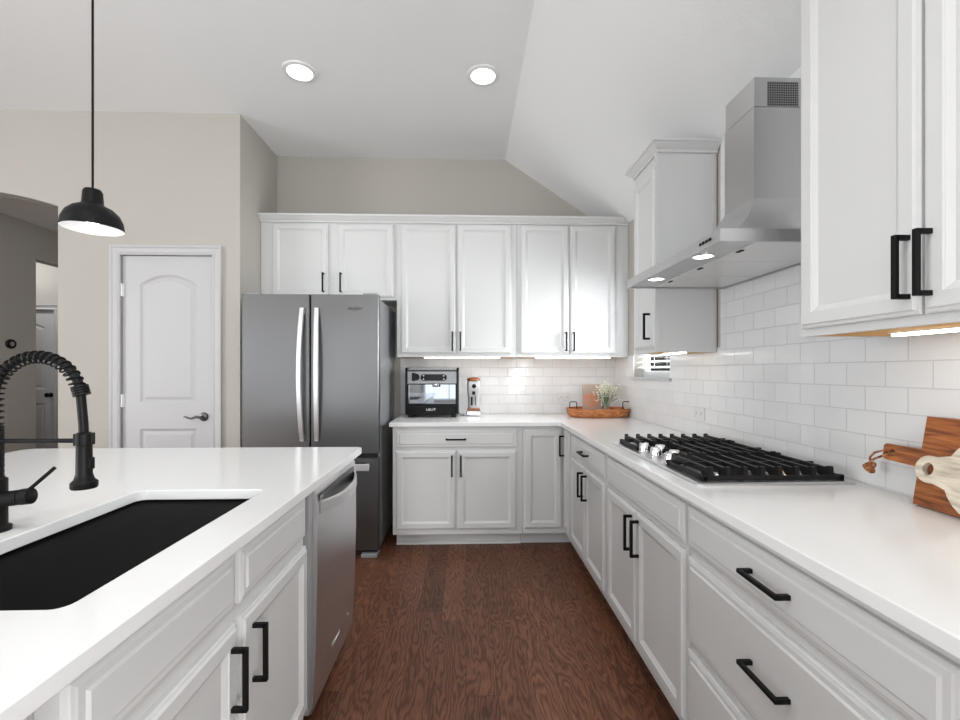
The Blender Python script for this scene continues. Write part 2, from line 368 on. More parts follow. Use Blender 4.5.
# pantry wall with arch and door opening
DX0, DX1, DZ = -2.424, -1.789, 2.095
arch = []
ax0, ax1 = -4.28, -2.854; axc = (ax0+ax1)/2; hw = (ax1-ax0)/2; zs = 2.435; rise = 0.115
for k in range(25):
    x = ax1-(ax1-ax0)*k/24; u = (x-axc)/hw; arch.append((x, zs+rise*(1-u*u)))
outer = [(-6.5, 0), (ax0, 0)]+arch[::-1]+[(ax1, 0), (DX0-0.004, 0), (DX0-0.004, DZ+0.004), (DX1+0.004, DZ+0.004), (DX1+0.004, 0), (-1.72, 0), (-1.72, CZ), (-6.5, CZ)]
b = MB(); b.holed(outer, [], YP, YP+0.13, 'y')
struct(b.build('wall_front_left', M['wall']), 'greige wall with the pantry door and an arched opening', 'wall')
# hallway beyond the arch
HXL = -4.33; HZ = 2.752
b = MB(); b.box(HXL-0.12, HXL, YP+0.13, 4.67, 0, HZ); b.box(HXL-0.12, HXL, 4.67, 5.5, 2.407, HZ)
struct(b.build('wall_hall_left', M['wall']), 'taupe hallway wall seen through the arch', 'wall')
b = MB(); b.holed([(-5.9, 0), (-5.66, 0), (-5.66, 2.0), (-4.885, 2.0), (-4.885, 0), (-2.6, 0), (-2.6, HZ), (-5.9, HZ)], [], 5.5, 5.62, 'y')
struct(b.build('wall_hall_end', M['wall']), 'end wall of the hallway around the far panelled door', 'wall')
struct(MB().box(-2.72, -2.6, YP+0.13, 5.5, 0, HZ).build('wall_hall_right', M['wall']), 'hallway wall hidden behind the pantry wall', 'wall')
struct(MB().box(-5.9, -5.78, 4.3, 5.5, 0, HZ).build('wall_niche_left', M['wall']), 'left wall of the hallway niche', 'wall')
struct(MB().box(-5.9, HXL-0.12, 4.2, 4.3, 0, HZ).build('wall_niche_front', M['wall']), 'front wall of the hallway niche', 'wall')
struct(MB().box(-5.9, -2.6, YP+0.13, 5.62, HZ, HZ+0.1).build('ceiling_hall', M['ceil']), 'hallway ceiling beyond the arch', 'ceiling')
# unseen rear and left walls, with windows added for fill light
outer = [(-6.62, 0), (XR, 0), (XR, slope_z(XR)), (CX, CZ), (-6.62, CZ)]
holes = [[(cx-w/2, 0.55), (cx+w/2, 0.55), (cx+w/2, 2.45), (cx-w/2, 2.45)] for cx, w in ADDED_REAR_WIN]
b = MB(); b.holed(outer, holes, -4.12, -4.0, 'y')
struct(b.build('wall_rear', M['wall']), 'greige wall with added windows behind the viewer', 'wall')
b = MB()
for (a0, a1, c0, c1) in ((-4.0, -2.2, 0, CZ), (0.4, YP+0.0, 0, CZ), (-2.2, 0.4, 0, 0.55), (-2.2, 0.4, 2.45, CZ)): b.box(-6.62, -6.5, a0, a1, c0, c1)
struct(b.build('wall_left', M['wall']), 'greige living room wall with an added wide window', 'wall')
def window_frame(n, x0, x1, z0, z1, loc, rz, bars, label):
    o = bpy.data.objects.new('window_%d' % n, None); C.objects.link(o); o.location = loc; o.rotation_euler = (0, 0, rz)
    struct(o, label, 'window')
    b = MB(); t = 0.045
    b.box(x0, x1, 0.0, 0.05, z0, z0+t); b.box(x0, x1, 0.0, 0.05, z1-t, z1); b.box(x0, x0+t, 0.0, 0.05, z0+t, z1-t); b.box(x1-t, x1, 0.0, 0.05, z0+t, z1-t)
    for k in range(1, bars):
        xx = x0+(x1-x0)*k/bars; b.box(xx-0.012, xx+0.012, 0.005, 0.045, z0+t, z1-t)
    if bars: zz = (z0+z1)/2; b.box(x0+t, x1-t, 0.002, 0.048, zz-0.02, zz+0.02)
    b.build('window_frame', M['trim'], o)
    return o
for i, (cx, w) in enumerate(ADDED_REAR_WIN):  # frames of the added windows, out of view
    window_frame(i+2, -w/2, w/2, 0.55, 2.45, (cx, -4.0, 0), 0, 3, 'added white framed window behind the viewer, unseen, carrying fill light')
window_frame(5, -1.3, 1.3, 0.55, 2.45, (-6.5, -0.9, 0), -PI/2, 4, 'added wide white framed window in the left wall, unseen, carrying fill light')
window_frame(6, -1.0, 1.0, 0.6, 2.3, (XR+0.06, -2.2, 0), -PI/2, 3, 'added white framed window in the right wall, unseen, carrying fill light')
w1 = window_frame(1, -(wy1-wy0)/2, (wy1-wy0)/2, wz0, wz1, (XR+0.07, (wy0+wy1)/2, 0), -PI/2, 0, 'small bright kitchen window beneath the far upper cabinet')
MB().box(-(wy1-wy0)/2-0.03, (wy1-wy0)/2+0.03, -0.095, 0.0, wz0-0.02, wz0, 0.003).build('window_sill', M['trim'], w1)
MB().box(-(wy1-wy0)/2+0.046, (wy1-wy0)/2-0.046, 0.02, 0.024, wz0+0.046, wz1-0.046).build('pane', M['pane'], w1)
bl = thing('window_blind', 'white horizontal slat blind hanging in the small kitchen window', 'blind', (XR+0.026, (wy0+wy1)/2, wz0+0.05), -PI/2)
bb = MB(); hwid = (wy1-wy0)/2-0.012
for k in range(18):
    z = 0.02+k*0.040
    bb.loft([[(-hwid, -0.018, z-0.006), (-hwid, 0.018, z+0.006), (-hwid, 0.018, z+0.009), (-hwid, -0.018, z-0.003)], [(hwid, -0.018, z-0.006), (hwid, 0.018, z+0.006), (hwid, 0.018, z+0.009), (hwid, -0.018, z-0.003)]])
sl = bb.build('slats', M['white'], bl); 
bb = MB()
for xx in (-0.2, 0.0, 0.2): bb.tube([(xx, 0, 0.01), (xx, 0, 0.75)], 0.0012, 6)
bb.build('ladder_cord', M['white'], bl)
MB().box(-hwid, hwid, -0.02, 0.02, 0.735, 0.77, 0.003).build('head_rail', M['white'], bl)

# pantry door
def ring_panel(b, pts_fn, depths, y0, cap=True):   # concentric loops on a front (local -y) face
    loops = [[(p[0], y0-d, p[1]) for p in pts_fn(i)] for i, d in depths]
    return b.loft(loops, False, cap)
def arch_panel_pts(x0, x1, z0, z1, rise, inset, n=12):
    a, c = x0+inset, x1-inset; zb = z0+inset; zt = z1-inset
    pts = [(a, zb), (c, zb)]
    for k in range(n+1):
        x = c+(a-c)*k/n; u = (x-(a+c)/2)/((c-a)/2); pts.append((x, zt-rise*u*u))
    return pts
def panel_door(parent, w, h, panels):
    b = MB(); T = 0.035
    holes = [arch_panel_pts(*p, 0.0) if len(p) == 5 else None for p in panels]
    b.holed([(0, 0), (w, 0), (w, h), (0, h)], holes, 0.0, 0.002, 'y')
    for p in panels:
        loops = []
        for ins, d in ((0, 0.0), (0.006, 0.004), (0.016, 0.010), (0.022, 0.010), (0.04, 0.004), (0.045, 0.0035)):
            loops.append([(q[0], d, q[1]) for q in arch_panel_pts(*p, ins)])
        b.loft(loops, False, True)
    b.box(0, w, 0.0115, T, 0, h)
    b.box(0, w, 0.002, 0.0115, 0, 0.02); b.box(0, w, 0.002, 0.0115, h-0.02, h); b.box(0, 0.02, 0.002, 0.0115, 0.02, h-0.02); b.box(w-0.02, w, 0.002, 0.0115, 0.02, h-0.02)
    return b.build('door_panel', M['trim'], parent)
def casing(name, x0, x1, z1, y, label, w=0.065):
    b = MB()
    prof = [(0, 0.0), (0, 0.012), (0.012, 0.018), (0.022, 0.013), (0.045, 0.015), (0.055, 0.022), (w, 0.022), (w, 0.0)]
    loops = []
    for (cx, cz, dx, dz) in ((x0, 0, -1, 0), (x0, z1, -1, 1), (x1, z1, 1, 1), (x1, 0, 1, 0)):
        loops.append([(cx+dx*u, y-d, cz+dz*u) for u, d in prof])
    b.loft(loops)
    return struct(b.build(name, M['trim']), label, 'door casing')
casing('trim_3', DX0, DX1, DZ, YP, 'white moulded casing around the pantry door')
dw = DX1-DX0
d1 = bpy.data.objects.new('door_1', None); C.objects.link(d1); d1.location = (DX0+0.002, YP+0.012, 0.006)
struct(d1, 'white two panel pantry door with an arched upper panel and lever handle', 'door')
panel_door(d1, dw-0.004, DZ-0.008, [(0.12, dw-0.125, 1.05, 1.955, 0.065), (0.12, dw-0.125, 0.22, 0.865, 0.0)])
b = MB(); hx, hz = dw-0.07, 0.95
b.lathe([(0.0, 0.0), (0.030, 0.0), (0.032, -0.006), (0.026, -0.014), (0.011, -0.018), (0.010, -0.05), (0.0, -0.05)], (hx, 0, hz), 24, 'y')
b.tube([(hx+0.004, -0.045, hz), (hx-0.03, -0.048, hz+0.003), (hx-0.06, -0.046, hz-0.008), (hx-0.085, -0.046, hz-0.004), (hx-0.105, -0.046, hz+0.006), (hx-0.115, -0.046, hz)], [0.010, 0.009, 0.008, 0.007, 0.006, 0.004], 10)
b.build('lever_handle', M['nickel'], d1, True)
for hz in (1.84, 1.06, 0.25):
    MB().cyl((0.0, -0.010, hz-0.04), 0.006, 0.09, 12).box(0.002, 0.014, -0.004, 0.0, hz-0.04, hz+0.05).build('hinge', M['steellight'], d1)
# hallway door
d2 = bpy.data.objects.new('door_2', None); C.objects.link(d2); d2.location = (-5.658, 5.512, 0.006)
struct(d2, 'shaded panelled door at the end of the hallway, seen through the arch', 'door')
panel_door(d2, 0.771, 1.99, [(0.12, 0.65, 1.06, 1.86, 0.065), (0.12, 0.65, 0.2, 0.89, 0.0)])
MB().lathe([(0.0, 0.0), (0.028, 0.0), (0.028, -0.008), (0.010, -0.012), (0.010, -0.035), (0.024, -0.042), (0.028, -0.055), (0.02, -0.066), (0.0, -0.068)], (0.72, 0, 0.99), 20, 'y').build('door_knob', M['black'], d2, True)
casing('trim_4', -5.66, -4.885, 2.0, 5.5, 'casing around the far hallway door', 0.07)
for k, (x0, x1) in enumerate(((ax1+0.001, DX0-0.067), (DX1+0.067, -1.601))):
    struct(MB().box(x0, x1, YP-0.014, YP, 0, 0.13, 0.004).build('baseboard_front_%s' % ('left' if k == 0 else 'right'), M['trim']), 'white baseboard at the foot of the pantry wall, %s of the door' % ('left' if k == 0 else 'right'), 'baseboard')
struct(MB().box(HXL, HXL+0.014, YP+0.131, 4.67, 0, 0.13, 0.004).build('baseboard_hall', M['trim']), 'baseboard along the hallway wall', 'baseboard')

# ================================================================== CABINETS
def front_bm(w, h, kind):
    b = MB()
    if kind == 'door':
        pr = [(0, 0.0), (0, 0.010), (0.003, 0.0125), (0.008, 0.0135), (0.012, 0.019), (0.043, 0.019), (0.045, 0.0160), (0.047, 0.0155), (0.059, 0.0085), (0.062, 0.0085)]
    else:
        pr = [(0, 0.0), (0, 0.010), (0.003, 0.0125), (0.008, 0.0135), (0.012, 0.0150), (0.024, 0.0150), (0.029, 0.019), (0.032, 0.019)]
    loops = [[(i, 0.019-d, i), (w-i, 0.019-d, i), (w-i, 0.019-d, h-i), (i, 0.019-d, h-i)] for i, d in pr]
    return b.loft(loops)
def bar_pull(parent, o, cx, cz, Ln):
    b = MB(); t = 0.011; pr = 0.036
    if o == 'v':
        b.box(cx-t/2, cx+t/2, -pr, -pr+t, cz-Ln/2, cz+Ln/2, 0.0012, 1)
        for s in (-1, 1): b.box(cx-t/2, cx+t/2, -pr+t*0.5, 0, cz+s*(Ln/2-t)-(t if s < 0 else 0)+ (0 if s > 0 else 0), cz+s*(Ln/2-t)+(t if s > 0 else 0), 0.0008, 1)
    else:
        b.box(cx-Ln/2, cx+Ln/2, -pr, -pr+t, cz-t/2, cz+t/2, 0.0012, 1)
        for s in (-1, 1):
            xx = cx+s*(Ln/2-t/2); b.box(xx-t/2, xx+t/2, -pr+t*0.5, 0, cz-t/2, cz+t/2, 0.0008, 1)
    return b.build('handle', M['black'], parent)
def add_front(root, kind, x0, x1, z0, z1, pull=None, zb=0.0):
    f = front_bm(x1-x0, z1-z0, kind).build('door' if kind == 'door' else 'drawer', M['cab'], root)
    f.location = (x0, 0, z0-zb)
    if pull: bar_pull(f, pull[0], pull[1]-x0, pull[2]-z0, pull[3] if len(pull) > 3 else 0.15)
    return f
def base_cabinet(label, loc, rz, w, depth, fronts, group=None, end_left=False, toe=0.10):
    r = thing('base_cabinet', label, 'cabinet', loc, rz, group)
    T = 0.884
    b = MB(); b.box(0, w, 0.0195, depth, 0.105, T)
    b.build('body', M['cab'], r)
    b = MB(); b.box(0.012 if end_left else 0, w, 0.0195+toe, depth-0.01, 0, 0.105)
    b.prism([(0.0195+toe, 0), (0.0195+toe-0.012, 0), (0.0195+toe-0.010, 0.012), (0.0195+toe, 0.02)], 'x', 0.012 if end_left else 0, w)
    b.build('toe_kick', M['cab'], r)
    for f in fronts: add_front(r, *f)
    return r
# back run : local x = X + 0.524
X0 = -0.524; u = lambda X: X-X0
base_cabinet('wide white base cabinet with one drawer over two doors, beneath the espresso machine', (X0, 3.225, 0), 0, u(0.405), YB-3.225-0.002,
    [('drawer', u(-0.502), u(0.365), 0.730, 0.856, ('h', u(-0.072), 0.793, 0.145)),
     ('door', u(-0.502), u(-0.074), 0.144, 0.708, ('v', u(-0.100), 0.602, 0.15)),
     ('door', u(-0.062), u(0.365), 0.144, 0.708, ('v', u(-0.036), 0.602, 0.15))], 'base cabinets along the walls', end_left=True)
# corner cabinet with two narrow leaves
rc = thing('corner_cabinet', 'white corner cabinet with two narrow door leaves in the inner corner', 'cabinet', (0.408, 3.225, 0))
b = MB(); b.prism([(0, 0.0195), (0.3115, 0.0195), (0.3115, -0.183), (0.880, -0.183), (0.880, 0.643), (0, 0.643)], 'z', 0.105, 0.884)
b.build('body', M['cab'], rc)
b = MB(); b.prism([(0, 0.1195), (0.411, 0.1195), (0.411, -0.183), (0.880, -0.183), (0.880, 0.633), (0, 0.633)], 'z', 0, 0.105)
b.build('toe_kick', M['cab'], rc)
add_front(rc, 'door', 0.014, 0.285, 0.144, 0.858)
f = front_bm(0.155, 0.714, 'door').build('door', M['cab'], rc); f.location = (0.292, -0.003, 0.144); f.rotation_euler = (0, 0, -PI/2)
bar_pull(f, 'v', 0.028, 0.60, 0.15)
# right run : local x = Yfar - Y, facing -X
def rrun(label, yfar, ynear, fronts, group=None):
    fr = []
    for (k, a, c, z0, z1, *p) in fronts:
        pull = None
        if p and p[0]: pull = (p[0][0], yfar-p[0][1], *p[0][2:])
        fr.append((k, yfar-a, yfar-c, z0, z1, pull))
    return base_cabinet(label, (0.70, yfar, 0), -PI/2, yfar-ynear, XR-0.70-0.008, fr, 'base cabinets along the walls')
rrun('white base cabinet with drawer and two doors, between the corner and the cooktop', 3.036, 2.257,
     [('drawer', 3.012, 2.28, 0.730, 0.852, ('h', 2.62, 0.793, 0.14)),
      ('door', 3.012, 2.648, 0.144, 0.706, ('v', 2.678, 0.598, 0.15)),
      ('door', 2.642, 2.28, 0.144, 0.706, ('v', 2.592, 0.598, 0.15))])
rrun('white base cabinet with a plain false drawer over two doors, directly below the gas cooktop', 2.252, 1.424,
     [('drawer', 2.23, 1.434, 0.722, 0.852, None),
      ('door', 2.23, 1.846, 0.144, 0.700, ('v', 1.880, 0.598, 0.15)),
      ('door', 1.840, 1.434, 0.144, 0.700, ('v', 1.806, 0.598, 0.15))])
rrun('white three drawer base cabinet nearest the viewer on the right', 1.419, 0.598,
     [('drawer', 1.413, 0.62, 0.722, 0.852, ('h', 1.018, 0.790, 0.140)),
      ('drawer', 1.413, 0.62, 0.422, 0.690, ('h', 1.018, 0.566, 0.140)),
      ('drawer', 1.413, 0.62, 0.135, 0.398, ('h', 1.018, 0.275, 0.140))])
# island : local x = Y - Ynear, facing +X
def island_cab(label, y0, y1, fronts):
    fr = []
    for (k, a, c, z0, z1, *p) in fronts:
        pull = (p[0][0], p[0][1]-y0, *p[0][2:]) if p and p[0] else None
        fr.append((k, a-y0, c-y0, z0, z1, pull))
    return base_cabinet(label, (-0.53, y0, 0), PI/2, y1-y0, 0.62, fr, 'island cabinets')
island_cab('white island cabinet in the near left corner, before the sink base', -0.30, 0.588,
     [('drawer', -0.28, 0.14, 0.728, 0.854, None), ('drawer', 0.15, 0.570, 0.728, 0.854, None), ('door', -0.28, 0.14, 0.144, 0.694, None), ('door', 0.15, 0.570, 0.144, 0.694, None)])
# sink base: low body leaves room for the bowl
r = thing('sink_cabinet', 'white island sink base with two false drawer fronts over two doors', 'cabinet', (-0.53, 0.592, 0), PI/2, 'island cabinets')
SB = 0.945
b = MB(); b.box(0, SB, 0.0195, 0.62, 0.105, 0.62); b.box(0, SB, 0.0195, 0.035, 0.62, 0.884); b.box(0, 0.018, 0.035, 0.62, 0.62, 0.884); b.box(SB-0.018, SB, 0.035, 0.62, 0.62, 0.884)
b.build('body', M['cab'], r)
b = MB(); b.box(0, SB, 0.10, 0.61, 0, 0.105); b.build('toe_kick', M['cab'], r)
for k, a, c, z0, z1, p in (('drawer', 0.625, 1.064, 0.728, 0.856, None), ('drawer', 1.086, 1.522, 0.728, 0.856, None),
                         ('door', 0.625, 1.069, 0.144, 0.694, ('v', 1.036, 0.580, 0.145)), ('door', 1.089, 1.530, 0.144, 0.694, ('v', 1.138, 0.580, 0.145))):
    add_front(r, k, a-0.592, c-0.592, z0, z1, (p[0], p[1]-0.592, *p[2:]) if p else None)
# island back / seating side body
rb = thing('island_panel', 'white panelled back of the island under the countertop overhang', 'cabinet', (-1.152, -0.30, 0))
MB().box(-0.28, -0.002, 0, 2.47, 0, 0.884).build('body', M['cab'], rb)
rb2 = thing('end_panel', 'white panel closing the far end of the island beside the dishwasher', 'panel', (-1.151, 2.153, 0))
MB().box(0.0, 0.52, 0, 0.018, 0.0, 0.884).build('panel', M['cab'], rb2)

# ------------------------------------------------ countertops
def slab(name, outer, holes, label, z0=0.884, z1=0.914):
    b = MB(); b.holed(outer, holes, z0, z1)
    bmesh.ops.recalc_face_normals(b.bm, faces=b.bm.faces[:])
    o = b.build(name, M['quartz'])
    bv = o.modifiers.new('arris', 'BEVEL'); bv.width = 0.0025; bv.segments = 2; bv.limit_method = 'ANGLE'; bv.angle_limit = math.radians(50)
    return tag(o, label, 'countertop')
slab('countertop', [(-0.545, 3.205), (0.655, 3.205), (0.675, 3.185), (0.675, -0.25), (XR-0.0065, -0.25), (XR-0.0065, YB-0.0065), (-0.545, YB-0.0065)], [], 'white quartz L shaped countertop holding the cooktop, espresso machine and cutting boards')
hole = rrect(-1.0, -0.618, 0.712, 1.412, 0.025)
slab('countertop', [(-2.06, -0.35), (-0.50, -0.35), (-0.50, 2.17), (-0.52, 2.19), (-2.03, 2.19), (-2.06, 2.16)], [hole], 'white quartz island countertop cut out around the black sink')
# ------------------------------------------------ sink
sk = thing('sink', 'black composite undermount sink set into the island', 'sink', (-0.809, 1.062, 0.64))
def sring(ins, z, r=0.03):
    return [(x, y, z) for x, y in rrect(-0.191+ins, 0.191-ins, -0.350+ins, 0.350-ins, max(r, 0.006), 5)]
b = MB(); b.loft([sring(-0.03, 0.238, .04), sring(-0.03, 0.2435, .04), sring(-0.004, 0.2435, .03), sring(-0.003, 0.236, .03), sring(0.002, 0.03, .04), sring(0.022, 0.008, .04), sring(0.06, 0.004, .04), sring(0.06, -0.004, .04), sring(-0.01, 0.0, .04), sring(-0.01, 0.236, .035)], True, True)
b.build('basin', M['composite'], sk, True)
MB().lathe([(0.0, 0.006), (0.02, 0.006), (0.04, 0.009), (0.043, 0.007), (0.043, 0.002)], (0, 0.05, 0), 24).build('drain', M['dark'], sk, True)

# ------------------------------------------------ faucet
fx, fy = -1.078, 1.062
fc = thing('faucet', 'matte black spring neck pull down faucet standing behind the island sink', 'faucet', (fx, fy, 0.914))
MB().lathe([(0, 0), (0.030, 0), (0.030, 0.010), (0.0235, 0.014), (0.0235, 0.118), (0.017, 0.124), (0.017, 0.24), (0.0, 0.24)], (0, 0, 0), 28).build('body', M['black'], fc, True)
# valve and lever
ang = math.radians(12)
d = Vector((math.cos(ang), math.sin(ang)*0.6, 0.10)).normalized()
b = MB(); p0 = Vector((0.015, 0, 0.072))
b.tube([p0, p0+d*0.040], 0.0175, 24); b.tube([p0+d*0.040, p0+d*0.043], 0.0155, 24); b.tube([p0+d*0.043, p0+d*0.062, p0+d*0.065], [0.0185, 0.0185, 0.014], 24)
va = b.build('valve', M['black'], fc, True)
q = p0+d*0.052
MB().tube([q+Vector((0.004, 0, 0.014)), q+Vector((0.046, 0.02, 0.062))], 0.0042, 10).build('lever', M['black'], va, True)
# arc of the hose
cx, R_, z0 = 0.097, 0.097, 0.304
def arc(t):                                  # t 0..1 from pole top over to the head
    s = t*(0.075+PI*R_+0.06)
    if s < 0.075: return Vector((0, 0, 0.229+s))
    s -= 0.075
    if s < PI*R_:
        a = PI-s/R_; return Vector((cx+R_*math.cos(a), 0, z0+R_*math.sin(a)))
    s -= PI*R_
    return Vector((cx+R_+0.09*s, 0, z0-s))
path = [arc(i/60) for i in range(61)]+[Vector((0.200, 0, 0.225))]
MB().tube(path, 0.0092, 14).build('hose', M['black'], fc, True)
b = MB(); pts = []; turns = 25; n = turns*14; tend = 0.80
for i in range(n+1):
    t = i/n*tend; p = arc(t); tg = (arc(min(t+0.004, 1))-arc(max(t-0.004, 0))).normalized(); sd = Vector((0, 1, 0)); up = sd.cross(tg)
    a = 2*PI*turns*i/n; pts.append(p+sd*math.cos(a)*0.0135+up*(math.sin(a)*0.0135+0.003))
b.tube(pts, 0.0022, 6); b.build('spring', M['black'], fc, True)
b = MB(); p = arc(tend); tg = (arc(tend+0.01)-arc(tend-0.01)).normalized(); 
for k in range(4):
    c0 = p+tg*(k*0.006); b.tube([c0, c0+tg*0.0045], 0.0165, 20)
b.build('spring_collar', M['black'], fc, True)
b = MB(); 
for k in range(9): b.lathe([(0.014, 0.118+k*0.0125), (0.0175, 0.121+k*0.0125), (0.0175, 0.126+k*0.0125), (0.014, 0.129+k*0.0125)], (0, 0, 0), 20)
b.build('lower_coils', M['black'], fc, True)
MB().tube([(0.0, 0, 0.206), (0.185, 0, 0.206)], 0.0052, 10).build('holder_arm', M['black'], fc, True)
hd = MB(); hd.lathe([(0, 0.097), (0.024, 0.097), (0.0255, 0.100), (0.0255, 0.111), (0.019, 0.118), (0.0155, 0.130), (0.0148, 0.195), (0.0165, 0.197), (0.0165, 0.222), (0.010, 0.226), (0, 0.226)], (0.201, 0, 0), 28)
hdo = hd.build('spray_head', M['black'], fc, True)
MB().box(0.213, 0.221, -0.007, 0.007, 0.140, 0.168, 0.003).build('spray_button', M['black'], hdo)
b = MB()
for k in range(8):
    a = 2*PI*k/8; b.box(0.201+0.0165*math.cos(a)-0.0025, 0.201+0.0165*math.cos(a)+0.0025, 0.0165*math.sin(a)-0.0025, 0.0165*math.sin(a)+0.0025, 0.196, 0.223, 0.001, 1)
b.build('grip_ring', M['dark'], hdo)

# ================================================================== UPPER CABINETS
def upper(label, loc, rz, w, depth, z0, z1, fronts, under='maple'):
    r = thing('wall_cabinet', label, 'cabinet', (loc[0], loc[1], z0), rz, 'wall cabinets')
    h = z1-z0; b = MB()
    b.box(0, w, 0.0195, 0.038, 0, h)                                     # face frame
    b.box(0, 0.015, 0.038, depth, 0, h); b.box(w-0.015, w, 0.038, depth, 0, h)
    b.box(0.015, w-0.015, 0.038, depth, 0.02, h)
    b.build('body', M['cab'], r)
    MB().box(0.0155, w-0.0155, 0.0385, depth-0.001, 0.002, 0.0199).build('underside_panel', M[under], r)
    for f in fronts: add_front(r, *f, zb=z0).location.y -= 0.0015
    return r
def lightbar(label, loc, rz, ln):
    r = thing('under_cabinet_light', label, 'light', loc, rz, 'under cabinet light bars')
    MB().box(0, ln, 0, 0.04, 0.006, 0.0085).build('housing', M['white'], r)
    MB().box(0.004, ln-0.004, 0.003, 0.037, 0, 0.006, 0.001, 1).build('diffuser', M['led'], r)
    return r
UY = 3.54; ud = YB-UY-0.001
U = lambda X, o: X-o
o = -1.597
upper('short white two door cabinet above the refrigerator', (o, UY), 0, -0.545-o, ud, 1.836, 2.44,
      [('door', -1.507-o, -1.074-o, 1.856, 2.430, ('v', -1.107-o, 1.967, 0.15)), ('door', -1.003-o, -0.566-o, 1.856, 2.430, ('v', -0.972-o, 1.967, 0.15))], 'cab')
o = -0.543
upper('tall white two door wall cabinet above the espresso machine', (o, UY), 0, 0.400-o, ud, 1.390, 2.44,
      [('door', -0.512-o, -0.080-o, 1.416, 2.432, ('v', -0.106-o, 1.512, 0.15)), ('door', -0.070-o, 0.357-o, 1.416, 2.432, ('v', -0.044-o, 1.512, 0.15))])
o = 0.402
upper('tall white two door wall cabinet in the back right corner, beside the window', (o, UY), 0, 1.297-o, ud, 1.390, 2.44,
      [('door', 0.428-o, 0.816-o, 1.416, 2.432, ('v', 0.790-o, 1.512, 0.15)), ('door', 0.824-o, 1.188-o, 1.416, 2.432, ('v', 0.850-o, 1.512, 0.15))])
yf = 2.605
nar = upper('narrow white wall cabinet with one door between the window and the range hood', (0.97, yf), -PI/2, yf-2.292, XR-0.97-0.008, 1.378, 2.400,
      [('door', 0.028, yf-2.298, 1.402, 2.340, ('v', yf-2.345, 1.515, 0.14))])
b = MB(); xx = yf-2.292+0.0005; dd_ = XR-0.97-0.009
b.box(xx, xx+0.009, 0.001, dd_, 0, 1.022); b.box(xx+0.009, xx+0.011, 0.001, 0.030, 0, 1.022); b.box(xx+0.009, xx+0.011, dd_-0.022, dd_, 0, 1.022); b.box(xx+0.009, xx+0.011, 0.030, dd_-0.022, 0.0, 0.012)
b.build('side_panel', M['cab'], nar)
yf = 1.300
upper('large white two door wall cabinet in the upper right, above the cutting boards', (0.97, yf), -PI/2, yf-0.54, XR-0.97-0.008, 1.380, 2.44,
      [('door', 0.020, yf-0.936, 1.402, 2.42, ('v', yf-0.956, 1.507, 0.14)), ('door', yf-0.929, yf-0.555, 1.402, 2.42, ('v', yf-0.909, 1.507, 0.14))])
# crowns
cut_n = Vector((SL, 0, 1)).normalized(); cut_c = Vector((CX, 0, CZ-0.006))
def crown_prof(h=0.056): return [(0.0, 0.0), (0.010, 0.0), (0.012, 0.012), (0.020, 0.018), (0.032, 0.030), (0.040, 0.040), (0.046, 0.042), (0.048, h), (0.0, h)]
b = MB(); b.prism([(UY+0.019-p, 2.441+q) for p, q in crown_prof()], 'x', -1.598, 1.296); b.bisect(cut_c, cut_n)
tag(b.build('crown_moulding', M['cab']), 'long white crown moulding along the top of the back wall cabinets', 'moulding')
def crown_wrap(xf, y0, y1, z, label, h=0.052):
    b = MB(); loops = []
    for (px_, py_, dx, dy) in ((XR-0.008, y0, 0, -1), (xf, y0, -1, -1), (xf, y1, -1, 1), (XR-0.008, y1, 0, 1)):
        loops.append([(px_+dx*p, py_+dy*p, z+q) for p, q in crown_prof(h)])
    b.loft(loops); b.bisect(cut_c, cut_n)
    return tag(b.build('crown_moulding', M['cab']), label, 'moulding')
crown_wrap(0.9895, 2.280, 2.605, 2.4005, 'short white crown moulding wrapping the narrow cabinet left of the hood')
crown_wrap(0.9895, 0.54, 1.300, 2.4405, 'white crown moulding above the large upper right cabinet', 0.03)
lightbar('bright light bar under the wall cabinet above the espresso machine', (-0.335, 3.585, 1.383), 0, 0.61)
lightbar('bright light bar under the back right corner cabinet above the wooden tray', (0.555, 3.585, 1.383), 0, 0.61)
lightbar('short light bar under the narrow cabinet beside the window', (1.10, 2.50, 1.371), -PI/2, 0.22)
lightbar('light bar under the large upper right cabinet, above the cutting boards', (1.13, 1.17, 1.373), -PI/2, 0.58)

